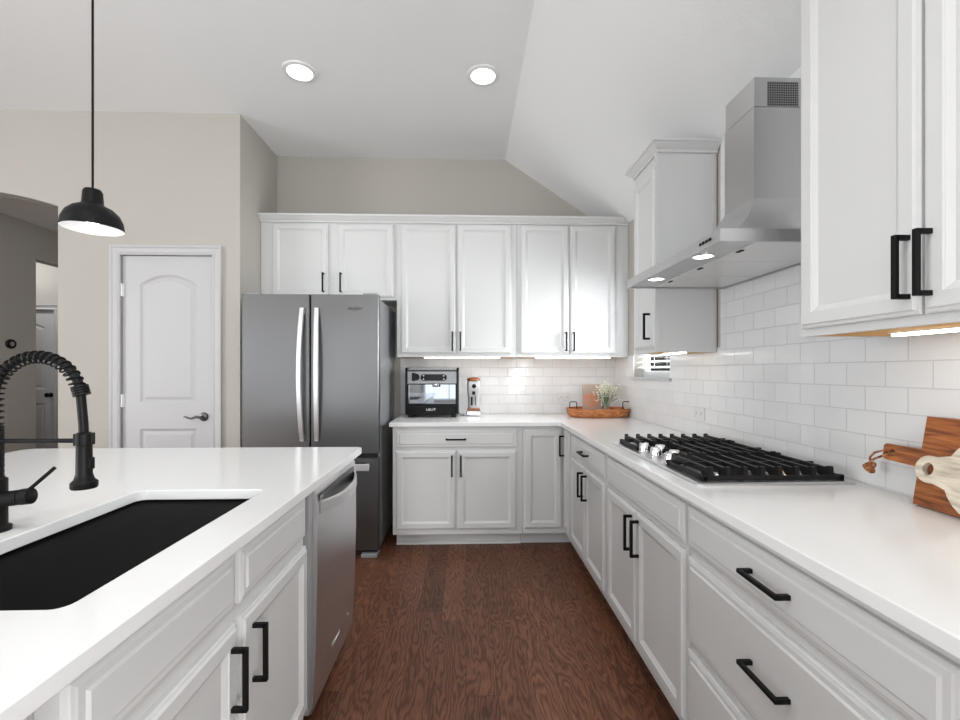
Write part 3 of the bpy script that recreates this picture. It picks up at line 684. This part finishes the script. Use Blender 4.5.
# ================================================================== REFRIGERATOR
fr = thing('refrigerator', 'stainless steel french door refrigerator between the wall corner and the base cabinets', 'refrigerator', (-1.062, 3.10, 0))
hwf = 0.463
MB().box(-0.455, 0.455, 0.065, 0.74, 0.03, 1.785, 0.004).build('case', M['grey'], fr)
def fdoor(x0, x1, z0, z1, bow=0.010):
    b = MB(); n = 12; loops = []
    xs = [x0+(x1-x0)*k/n for k in range(n+1)]
    fr_ = []
    for x in xs:
        g = (x/hwf)**2; fr_.append((x, bow*g*0.8))
    poly = [(x0, 0.060)]+[(x0, fr_[0][1]+0.006)]+[(x0+0.006, fr_[0][1])]+fr_[1:-1]+[(x1-0.006, fr_[-1][1]), (x1, fr_[-1][1]+0.006), (x1, 0.060)]
    b.prism(poly, 'z', z0, z1); return b
for s in (-1, 1):
    x0, x1 = (-hwf, -0.0035) if s < 0 else (0.0035, hwf)
    do = fdoor(x0, x1, 0.716, 1.803).build('door', M['steelv'], fr, True)
    xc = s*0.049; pts = []
    for k in range(13):
        t = k/12; pts.append((t, 0.804+0.905*t, -0.018-0.044*math.sin(PI*t)**0.8, math.sin(PI*t)))
    b = MB(); loops = []
    for t, z, y, g in pts:
        wd = 0.016; xx = xc+s*0.014*g*0.6
        loops.append([(xx-wd, y+0.012, z), (xx-wd*0.85, y-0.002, z), (xx+wd*0.85, y-0.002, z), (xx+wd, y+0.012, z)])
    b.loft(loops); b.box(xc-0.012, xc+0.012, -0.022, 0.004, 0.806, 0.835); b.box(xc-0.012, xc+0.012, -0.022, 0.004, 1.675, 1.704)
    b.build('handle', M['steellight'], do, True)
    if s > 0:
        text_mesh('lettering', 'Whirlpool', 0.0235, M['print'], do, (0.303, 0.0035, 1.708), (PI/2, 0, 0.02), 0.0012)
        b = MB(); b.tube([(0.262, 0.001, 1.705), (0.28, 0.001, 1.697), (0.305, 0.0015, 1.695), (0.325, 0.002, 1.699), (0.335, 0.002, 1.708), (0.322, 0.002, 1.717), (0.30, 0.0015, 1.719)], 0.0012, 6)
        b.build('swoosh', M['print'], do)
dz = fdoor(-hwf, hwf, 0.052, 0.683).build('freezer_drawer', M['steelv'], fr, True)
b = MB(); b.box(-0.40, 0.408, -0.052, -0.036, 0.605, 0.652, 0.004); b.box(-0.40, -0.375, -0.04, 0.01, 0.615, 0.645); b.box(0.375, 0.40, -0.04, 0.01, 0.615, 0.645)
b.build('handle', M['steellight'], dz)
MB().box(-0.45, 0.45, 0.012, 0.065, 0.684, 0.715).build('gasket', M['dark'], fr)
MB().box(-0.45, 0.45, 0.03, 0.09, 0.012, 0.050, 0.004).build('toe_grille', M['dark'], fr)
for s in (-1, 1): MB().box(s*0.40-0.055, s*0.40+0.055, -0.002, 0.10, 0.0, 0.030, 0.006).build('foot', M['grey'], fr)
for s in (-1, 1): MB().box(s*0.40-0.05, s*0.40+0.05, 0.03, 0.14, 1.804, 1.818, 0.004).build('hinge_cover', M['grey'], fr)

# ================================================================== DISHWASHER
dwr = thing('dishwasher', 'stainless steel dishwasher at the far end of the island', 'dishwasher', (-0.53, 1.545, 0), PI/2)
W_ = 0.605
MB().box(0.0, W_, 0.035, 0.60, 0.10, 0.875).build('tub', M['grey'], dwr)
poly = [(0.032, 0.078), (0.010, 0.080), (0.006, 0.09), (-0.004, 0.30), (-0.010, 0.55), (-0.010, 0.80), (-0.004, 0.855), (0.006, 0.866), (0.032, 0.868)]
dd = MB().prism(poly, 'x', 0.045, W_-0.004).build('door', M['steel'], dwr, False)
MB().box(0.045, W_-0.004, 0.10, 0.14, 0.0, 0.10).build('toe_kick', M['dark'], dwr)
MB().box(0.004, 0.043, 0.006, 0.033, 0.105, 0.868, 0.002).build('side_trim', M['grey'], dwr)
b = MB(); loops = []
for k in range(15):
    t = k/14; x = 0.075+0.50*t; g = math.sin(PI*t); y = -0.012-0.045*g**0.7; z = 0.795-0.012*g
    loops.append([(x, y+0.010, z-0.022), (x, y, z-0.018), (x, y, z+0.018), (x, y+0.010, z+0.022)])
b.loft(loops); b.build('handle', M['steellight'], dd, True)
b = MB(); b.loft([[(0.07, -0.0102, 0.775), (0.55, -0.0102, 0.775), (0.55, -0.0102, 0.84), (0.07, -0.0102, 0.84)], [(0.07, -0.0115, 0.775), (0.55, -0.0115, 0.775), (0.55, -0.0115, 0.84), (0.07, -0.0115, 0.84)]])
b.build('handle_recess', M['steelv'], dd)
text_mesh('lettering', 'Whirlpool', 0.026, M['badge'], dd, (0.31, 0.0018, 0.188), (PI/2+0.055, 0, 0), 0.0012)
text_mesh('energy_mark', 'e', 0.03, M['badge'], dd, (0.50, 0.0018, 0.188), (PI/2+0.055, 0, 0), 0.0012)

# ================================================================== RANGE HOOD
hd = thing('range_hood', 'stainless steel chimney range hood mounted over the gas cooktop', 'range hood', (0, 0, 1.690))
HX0, HX1, HY0, HY1 = 0.80, XR-0.007, 1.392, 2.215
Hc = MB()
def rectl(x0, x1, y0, y1, z): return [(x0, y0, z), (x1, y0, z), (x1, y1, z), (x0, y1, z)]
ch = (1.107, 1.697, 1.893)
loops = [rectl(HX0, HX1, HY0, HY1, 0.040)]
for k in range(1, 11):
    t = k/10; f = t**1.0; g = 1-(1-t)**1.35
    loops.append(rectl(HX0+(ch[0]-HX0)*g, HX1, HY0+(ch[1]-HY0)*g, HY1+(ch[2]-HY1)*g, 0.040+0.215*t**1.45))
Hc.loft(loops)
Hc.build('canopy', M['steelhood'], hd, True)
b = MB(); t = 0.012
b.box(HX0, HX0+t, HY0, HY1, 0, 0.040); b.box(HX1-t, HX1, HY0, HY1, 0, 0.040); b.box(HX0+t, HX1-t, HY0, HY0+t, 0, 0.040); b.box(HX0+t, HX1-t, HY1-t, HY1, 0, 0.040)
b.build('rim', M['steelhood'], hd)
MB().box(HX0+t+.0002, 0.925, HY0+t+.0002, HY1-t-.0002, 0.006, 0.012).build('lamp_panel', M['steelhood'], hd)
for k in range(3):
    y0 = HY0+0.016+k*0.264; y1 = y0+0.260
    ff = MB().box(0.928, HX1-0.016, y0, y1, 0.004, 0.012, 0.002, 1).build('grease_filter', M['filter'], hd)
    MB().box(0.938, 0.950, (y0+y1)/2-0.03, (y0+y1)/2+0.0, 0.001, 0.004).build('latch', M['dark'], ff)
for yy in (1.60, 2.00):
    lp = MB().lathe([(0.040, 0.006), (0.040, 0.002), (0.034, 0.001), (0.033, 0.003)], (0.856, yy, 0), 28).build('lamp_ring', M['chrome'], hd, True)
    MB().cyl((0.856, yy, 0.0025), 0.0325, 0.003, 28).build('lamp_lens', M['hoodlamp'], lp)
b = MB()
for k in range(4): b.box(HX0-0.003, HX0, 1.445+k*0.020, 1.457+k*0.020, 0.016, 0.026, 0.001, 1)
b.build('control_buttons', M['dark'], hd)
c1 = MB().box(ch[0], HX1, ch[1], ch[2], 0.255, 0.606).build('chimney', M['steelhood'], hd)
MB().box(ch[0]+0.008, HX1, ch[1]+0.008, ch[2]-0.008, 0.605, 0.611).build('joint', M['dark'], hd)
MB().box(ch[0]+0.003, HX1, ch[1]+0.003, ch[2]-0.003, 0.610, 0.722).build('upper_chimney', M['steelhood'], hd)
MB().box(ch[0]+0.055, HX1-0.010, ch[1]+0.002, ch[1]+0.0029, 0.612, 0.706).build('vent', M['vent'], hd)

# ================================================================== COOKTOP
ck = thing('gas_cooktop', 'stainless steel five burner gas cooktop with black grates on the right countertop', 'cooktop', (0.735, 1.405, 0.914))
CW, CL = 0.520, 0.835
b = MB(); loops = []
for ins, z in ((0, 0), (0, 0.006), (0.006, 0.010), (0.018, 0.0075)): loops.append([(x, y, z) for x, y in rrect(ins, CW-ins, ins, CL-ins, 0.012, 4)])
b.loft(loops); b.build('plate', M['steelhood'], ck)
def grate(y0, y1, x0, nb):
    b = MB(); x1 = CW-0.022; z0 = 0.008
    # low frame
    for yy in (y0, y1-0.012): b.box(x0, x1, yy, yy+0.012, z0+0.003, z0+0.018, 0.003, 1)
    for xx in (x0, x1-0.012): b.box(xx, xx+0.012, y0, y1, z0+0.003, z0+0.018, 0.003, 1)
    for xx in (x0, x1-0.014):
        for yy in (y0, y1-0.014): b.box(xx, xx+0.014, yy, yy+0.014, z0, z0+0.02)
    for k in range(nb):
        xx = x0+0.03+(x1-x0-0.07)*k/(nb-1); w = 0.0068
        prof = [(y0, z0+0.006), (y0+0.004, z0+0.046), (y0+0.016, z0+0.046), (y0+0.022, z0+0.040), (y1-0.022, z0+0.040), (y1-0.016, z0+0.046), (y1-0.004, z0+0.046), (y1, z0+0.006), (y1-0.05, z0+0.010), (y1-0.06, z0+0.022), (y0+0.06, z0+0.022), (y0+0.05, z0+0.010)]
        b.prism(prof, 'x', xx-w, xx+w)
    xm = (x0+x1)/2
    b.box(x0, x1, (y0+y1)/2-0.005, (y0+y1)/2+0.005, z0+0.024, z0+0.038, 0.001, 1)
    return b.build('grate', M['iron'], ck)
grate(0.025, 0.292, 0.030, 8); grate(0.296, 0.586, 0.150, 6); grate(0.590, 0.812, 0.030, 8)
for x, y, rr in ((0.16, 0.16, 0.042), (0.38, 0.16, 0.034), (0.32, 0.42, 0.05), (0.16, 0.70, 0.034), (0.38, 0.70, 0.042)):
    bu = MB().lathe([(rr+0.016, 0.0076), (rr+0.014, 0.013), (rr, 0.015), (rr-0.006, 0.023), (0, 0.023)], (x, y, 0), 28).build('burner', M['chrome'], ck, True)
    MB().cyl((x, y, 0.023), rr-0.008, 0.007, 28, 'z', 0.002).build('burner_cap', M['iron'], bu, True)
for x, y in ((0.052, 0.560), (0.100, 0.505), (0.052, 0.440), (0.100, 0.375), (0.052, 0.312)):
    kb = MB().lathe([(0.024, 0.0076), (0.024, 0.012), (0.0215, 0.014), (0.0205, 0.044), (0.0185, 0.048), (0, 0.048)], (x, y, 0), 28).build('knob', M['chrome'], ck, True)

# ================================================================== ESPRESSO MACHINE
em = thing('espresso_machine', 'black and silver espresso machine with a mirrored front on the back countertop', 'coffee machine', (-0.268, 3.555, 0.914)); em.scale = (1.12, 1, 1.02)
for s in (-1, 1):
    a, c = (s*0.188, s*0.172) if s < 0 else (s*0.172, s*0.188)
    b = MB(); b.prism([(-0.004, 0.03), (0.0, 0.365), (0.02, 0.385), (0.25, 0.385), (0.26, 0.36), (0.26, 0.02), (0.02, 0.02)], 'x', a, c)
    b.build('side_panel', M['blackgloss'], em)
MB().box(-0.1718, 0.1718, 0.05, 0.255, 0.03, 0.365).build('housing', M['dark'], em)
MB().prism([(0.0, 0.262), (0.006, 0.355), (0.05, 0.355), (0.05, 0.262)], 'x', -0.1715, 0.1715).build('control_panel', M['grey'], em)
b = MB(); b.box(-0.17, 0.17, 0.004, 0.25, 0.3655, 0.370)
for k in range(18): b.box(-0.165+k*0.0185, -0.157+k*0.0185, 0.006, 0.245, 0.370, 0.378)
b.build('cup_rail', M['grey'], em)
# mirrored splash panel
M['mirror'] = mat('mirror_steel', (0.33, 0.36, 0.40), 0.03, 1.0)
MB().box(-0.165, 0.165, 0.040, 0.0495, 0.106, 0.258).build('mirror_panel', M['mirror'], em)
b = MB(); b.box(-0.1715, 0.1715, 0.006, 0.05, 0.254, 0.2615); b.box(-0.1715, -0.165, 0.010, 0.05, 0.10, 0.254); b.box(0.165, 0.1715, 0.010, 0.05, 0.10, 0.254); b.box(-0.1715, 0.1715, 0.006, 0.05, 0.094, 0.105)
b.build('frame', M['blackgloss'], em)
MB().box(-0.186, 0.172, -0.022, 0.20, 0.022, 0.0935, 0.008).build('drip_tray', M['blackgloss'], em)
for s in (-1, 1):
    for yy in (0.01, 0.2): MB().cyl((s*0.15, yy, 0), 0.018, 0.0215, 16).build('foot', M['dark'], em)
kb = MB().lathe([(0.026, 0.006), (0.026, -0.010), (0.022, -0.014), (0, -0.014)], (-0.128, 0, 0.312), 24, 'y').build('steam_knob', M['blackgloss'], em, True)
kb.scale = (0.85, 1, 1.0)
MB().box(-0.139, -0.117, -0.022, 0.003, 0.282, 0.345, 0.004).build('knob_grip', M['dark'], em)
pl = [(x, 0.0, z) for x, z in rrect(-0.080, 0.105, 0.284, 0.334, 0.024, 6)]
dp = MB().loft([pl, [(x, -0.006, z) for x, _, z in pl]]).build('display', M['blackgloss'], em)
for xx in (-0.058, 0.083):
    for zz in (0.296, 0.322): MB().cyl((xx, -0.0080, zz), 0.0045, 0.002, 12, 'y').build('button', M['white'], dp)
gh = MB().lathe([(0.0, 0.235), (0.026, 0.235), (0.028, 0.245), (0.028, 0.258), (0, 0.258)], (0.03, 0.010, 0), 24).build('group_head', M['chrome'], em, True)
text_mesh('lettering', 'LELIT', 0.024, M['badge'], em, (-0.005, -0.0225, 0.062), (PI/2, 0, 0), 0.0005, (1.2, 1, 1))
MB().tube([(0.186, 0.10, 0.03), (0.21, 0.08, 0.006), (0.222, 0.14, 0.004), (0.222, 0.24, 0.004)], 0.003, 6).build('power_cord', M['dark'], em, True)
# grinder
gr = thing('coffee_grinder', 'slim silver coffee grinder with a wooden base beside the espresso machine', 'coffee grinder', (0.062, 3.70, 0.914))
MB().box(-0.058, 0.058, -0.060, 0.07, 0.004, 0.045, 0.008).build('base', M['chrome'], gr)
MB().box(-0.052, 0.052, -0.058, 0.05, 0.0455, 0.062, 0.006).build('wooden_tray', M['knob_wood'], gr)
b = MB(); b.loft([[(x, y, z) for x, y in rrect(-w, w, -w*0.55+oy, w+oy, 0.02, 4)] for w, oy, z in ((0.044, 0.015, 0.0625), (0.046, 0.015, 0.14), (0.052, 0.0, 0.18), (0.053, 0.0, 0.27), (0.047, 0.0, 0.285))])
b.build('body', M['silver'], gr, True)
MB().lathe([(0.0, 0.2855), (0.052, 0.2855), (0.054, 0.292), (0.050, 0.304), (0.036, 0.312), (0.0, 0.316)], (0, 0.01, 0), 28).build('hopper_lid', M['knob_wood'], gr, True)
MB().lathe([(0.018, 0), (0.018, -0.006), (0.014, -0.009), (0, -0.009)], (0.004, -0.030, 0.243), 20, 'y').build('dial', M['blackgloss'], gr, True)
MB().box(-0.012, 0.014, -0.037, -0.027, 0.172, 0.200, 0.003).build('switch', M['blackgloss'], gr)
b = MB(); b.box(-0.022, -0.008, -0.032, -0.010, 0.085, 0.155, 0.003); b.box(0.014, 0.019, -0.034, -0.014, 0.085, 0.165)
b.build('portafilter_fork', M['blackgloss'], gr)

# ================================================================== TRAY, PRINT, VASE
ty = 3.585; tx = 1.060
tr = thing('serving_tray', 'oval wooden serving tray with black handles in the counter corner', 'tray', (tx, ty, 0.914), 0)
def oval(a, c, z, n=48): return [(a*math.copysign(abs(math.cos(t))**0.8, math.cos(t)), c*math.copysign(abs(math.sin(t))**0.8, math.sin(t)), z) for t in (2*PI*k/n for k in range(n))]
b = MB(); b.loft([oval(0.222, 0.135, 0.0), oval(0.238, 0.148, 0.012), oval(0.256, 0.156, 0.070), oval(0.246, 0.147, 0.070), oval(0.226, 0.136, 0.016), oval(0.20, 0.12, 0.012)])
b.build('bowl', M['traywood'], tr, True)
for s in (-1, 1):
    xx = s*0.212
    MB().tube([(xx-0.028, -0.05, 0.060), (xx-0.028, -0.05, 0.114), (xx-0.022, -0.05, 0.122), (xx+0.022, -0.05, 0.122), (xx+0.028, -0.05, 0.114), (xx+0.028, -0.05, 0.060)], 0.004, 8).build('handle', M['black'], tr, True)
ar = MB().box(0, 0.150, 0, 0.008, 0, 0.245).build('art_print', M['art'], None)
ar.location = (0.945, 3.612, 0.928); ar.rotation_euler = (-0.10, 0, 0)
tag(ar, 'small square print of orange fruit leaning inside the wooden tray', 'picture')
vs = thing('flower_vase', 'clear glass vase of small cream flowers standing in the wooden tray', 'vase', (1.110, 3.535, 0.927))
MB().lathe([(0.0, 0), (0.032, 0), (0.036, 0.01), (0.034, 0.05), (0.026, 0.085), (0.029, 0.105), (0.027, 0.105), (0.024, 0.085), (0.031, 0.05), (0.032, 0.012), (0, 0.008)], (0, 0, 0), 28).build('vase', M['glass'], vs, True)
b = MB(); pet = MB(); lf = MB()
for k in range(52):
    a = random.uniform(0, 2*PI); rr = random.uniform(0.01, 0.115); h = random.uniform(0.15, 0.275)-rr*0.35
    tip = Vector((rr*math.cos(a), rr*math.sin(a)*0.45, h)); mid = Vector((rr*math.cos(a)*0.3, rr*math.sin(a)*0.25, 0.10))
    b.tube([(0.006*math.cos(a), 0.006*math.sin(a), 0.02), mid, tip], 0.0011, 5)
    for j in range(7):
        c = tip+Vector((random.uniform(-1, 1), random.uniform(-1, 1), random.uniform(-1, 1)))*0.017; q = random.uniform(0.004, 0.0085)
        pet.lathe([(0, -q*0.6), (q, 0), (q*0.6, q*0.5), (0, q*0.6)], c, 6)
    if k % 2 == 0:
        dv = Vector((math.cos(a+1), math.sin(a+1), 0.5)); l0 = mid+(tip-mid)*0.4
        sd = Vector((-dv.y, dv.x, 0))*0.006; lf.loft([[tuple(l0), tuple(l0+Vector((0, 0, 0.0006))), tuple(l0+Vector((0.0006, 0, 0)))], [tuple(l0+dv*0.014-sd), tuple(l0+dv*0.014+sd), tuple(l0+dv*0.014+Vector((0, 0, 0.002)))], [tuple(l0+dv*0.032), tuple(l0+dv*0.032+Vector((0, 0, 0.0006))), tuple(l0+dv*0.032+Vector((0.0006, 0, 0)))]])
b.build('stems', M['green'], vs); lf.build('leaves', M['green'], vs)
po = pet.build('blossoms', M['petal'], vs); po['kind'] = 'stuff'

# ================================================================== CUTTING BOARDS (lean on the right wall)
def lean(o, x, y, tilt):
    o.location = (x, y, 0.9178); o.rotation_euler = (0, tilt, 0)
# big board: local y along the wall, local z up, local x thickness
bd = thing('cutting_board', 'rectangular dark acacia cutting board with a side handle leaning on the tile', 'cutting board', (0, 0, 0))
b = MB()
# polygon in (y, z); y=0 at the left (far) edge of the body, handle to +y
poly = [(-0.46, 0.0), (0.0, 0.0), (0.003, 0.10), (0.10, 0.103), (0.112, 0.108), (0.114, 0.145), (0.106, 0.151), (0.004, 0.150), (0.006, 0.242), (-0.46, 0.242)]
hole = [(0.085+0.010*math.cos(2*PI*k/16), 0.126+0.010*math.sin(2*PI*k/16)) for k in range(16)]
b.holed(poly, [hole], 0, 0.018)
b.xform(Matrix(((0, 0, 1, 0), (1, 0, 0, 0), (0, 1, 0, 0), (0, 0, 0, 1))))
b.build('board', M['acacia'], bd)
lean(bd, 1.222, 1.195, 0.20)
b = MB()
def rope(b, pts, r=0.0032):
    n = len(pts)
    b.tube(pts, r, 7)
rope(b, [(0.010, 0.085, 0.124), (-0.012, 0.098, 0.112), (-0.016, 0.118, 0.098), (-0.014, 0.132, 0.088), (-0.012, 0.136, 0.076)])
rope(b, [(0.010, 0.085, 0.124), (-0.010, 0.104, 0.126), (-0.014, 0.124, 0.116), (-0.014, 0.136, 0.100), (-0.012, 0.134, 0.078)])
kp = []
for k in range(60):
    t = 2*PI*k/60; kp.append((-0.012+0.010*math.cos(3*t), 0.138+(0.008+0.006*math.cos(3*t))*math.cos(2*t), 0.070+(0.008+0.006*math.cos(3*t))*math.sin(2*t)))
b.tube(kp, 0.0055, 7, True)
b.build('rope_loop', M['rope'], bd, True)
rbd = thing('round_cutting_board', 'round pale wooden board with a holed handle leaning in front of the dark board', 'cutting board', (0, 0, 0))
cb_, rb_ = (-0.155, 0.108), 0.106      # body centre (y,z) and radius
ch_, rh_ = (-0.012, 0.108), 0.036
body = [(cb_[0]+rb_*math.cos(t), cb_[1]+rb_*math.sin(t)) for t in [0.42+(2*PI-0.84)*k/40 for k in range(41)]]
hand = [(ch_[0]+rh_*math.cos(t), ch_[1]+rh_*math.sin(t)) for t in [-1.9+3.8*k/20 for k in range(21)]]
outl = body+hand
hole = [(ch_[0]+0.003+0.0145*math.cos(2*PI*k/20), ch_[1]+0.0165*math.sin(2*PI*k/20)) for k in range(20)]
b = MB(); b.holed(outl, [hole], 0, 0.016)
b.xform(Matrix(((0, 0, 1, 0), (1, 0, 0, 0), (0, 1, 0, 0), (0, 0, 0, 1))))
o = b.build('board', M['pale'], rbd)
bv = o.modifiers.new('edge', 'BEVEL'); bv.width = 0.003; bv.segments = 2; bv.limit_method = 'ANGLE'; bv.angle_limit = 1.0
lean(rbd, 1.186, 1.150, 0.20)

# ================================================================== OUTLETS
def outlet(label, loc, rz, horizontal=False):
    r = thing('wall_outlet', label, 'outlet', loc, rz, 'wall outlets')
    w, h = (0.115, 0.070) if horizontal else (0.070, 0.115)
    pl = MB().box(-w/2, w/2, -0.006, 0, -h/2, h/2, 0.003).build('cover_plate', M['plate'], r)
    b = MB()
    for s in (-1, 1):
        cx_, cz_ = (s*0.024, 0) if horizontal else (0, s*0.024)
        for t in (-0.006, 0.006):
            if horizontal: b.box(cx_-0.004, cx_+0.004, -0.0068, -0.006, t-0.001, t+0.001)
            else: b.box(cx_+t-0.001, cx_+t+0.001, -0.0068, -0.006, cz_-0.004, cz_+0.004)
        b.cyl((cx_+(0.009 if horizontal else 0), -0.0068, cz_-(0 if horizontal else 0.009)), 0.002, 0.0008, 10, 'y')
    b.build('sockets', M['dark'], r)
    return r
outlet('white wall outlet on the back tile left of the wooden tray', (0.845, YB-0.006, 1.055), 0, True)
outlet('white wall outlet on the right tile between the window and cooktop', (XR-0.006, 2.455, 1.045), -PI/2, True)
# thermostat
th = thing('thermostat', 'small round black thermostat on the hallway wall beyond the arch', 'thermostat', (HXL, 4.41, 1.537), PI/2)
MB().lathe([(0.0, 0), (0.042, 0.0), (0.045, -0.006), (0.045, -0.018), (0.040, -0.024), (0, -0.024)], (0, 0, 0), 28, 'y').build('dial', M['blackgloss'], th, True)
MB().cyl((0, -0.0255, 0), 0.022, 0.0015, 24, 'y').build('display', M['grey'], th)

# ================================================================== LIGHT FITTINGS
pd = thing('pendant_lamp', 'black dome pendant lamp with white inside hanging over the island', 'lamp', (-1.258, 1.557, 1.758))
MB().lathe([(0.086, 0.0), (0.0865, 0.003), (0.083, 0.028), (0.073, 0.051), (0.056, 0.069), (0.034, 0.080), (0.030, 0.086), (0.0275, 0.124), (0.023, 0.133), (0.006, 0.135), (0.0, 0.135)], (0, 0, 0), 48).build('shade', M['black'], pd, True)
MB().lathe([(0.0855, 0.0005), (0.081, 0.027), (0.071, 0.049), (0.053, 0.066), (0.030, 0.076), (0.0, 0.077)], (0, 0, 0), 48).build('shade_lining', M['white'], pd, True)
MB().lathe([(0.0, 0.012), (0.014, 0.015), (0.020, 0.026), (0.017, 0.040), (0.010, 0.050), (0.010, 0.063), (0, 0.0635)], (0, 0, 0), 24).build('bulb', M['bulb'], pd, True)
MB().tube([(0, 0, 0.135), (0, 0, CZ-1.758-0.02)], 0.0035, 8).build('cord', M['black'], pd, True)
MB().lathe([(0, -0.022), (0.055, -0.022), (0.06, -0.016), (0.06, 0), (0, 0)], (0, 0, CZ-1.758), 28).build('ceiling_canopy', M['black'], pd, True)
for x, lab in ((-1.008, 'left recessed ceiling light above the refrigerator side'), (0.105, 'right recessed ceiling light, close to the ceiling slope')):
    r = thing('recessed_light', lab, 'ceiling light', (x, 2.765, CZ-0.012), 0, 'recessed ceiling lights')
    MB().lathe([(0.072, 0.004), (0.076, 0.0), (0.098, 0.004), (0.100, 0.012)], (0, 0, 0), 40).build('trim_ring', M['white'], r, True)
    MB().cyl((0, 0, 0.004), 0.072, 0.006, 40).build('lens', M['can'], r)
    l = bpy.data.lights.new('ceiling_spot', 'SPOT'); l.spot_size = 2.2; l.spot_blend = 0.7; l.shadow_soft_size = 0.06; l.energy = 7; l.color = (0.98, 1, 0.98)
    lo = bpy.data.objects.new('ceiling_spot', l); lo.parent = r; lo.location = (0, 0, -0.02); C.objects.link(lo)
# added spots without fittings, out of view, for more light from above
for x, y in ((-1.0, 0.3), (0.1, 0.3), (-3.2, 0.6), (-3.2, -2.0), (-1.0, -2.0)):
    l = bpy.data.lights.new('ceiling_spot', 'SPOT'); l.spot_size = 2.2; l.spot_blend = 0.7; l.shadow_soft_size = 0.06; l.energy = 28; l.color = (0.98, 1, 0.98)
    lo = bpy.data.objects.new('ceiling_spot', l); lo.location = (x, y, CZ-0.02); C.objects.link(lo)
l = bpy.data.lights.new('hall_fill', 'AREA'); l.shape = 'DISK'; l.size = 0.3; l.energy = 9  # added unseen light to brighten the hallway niche
lo = bpy.data.objects.new('hall_fill', l); lo.location = (-5.1, 5.0, HZ-0.02); C.objects.link(lo)
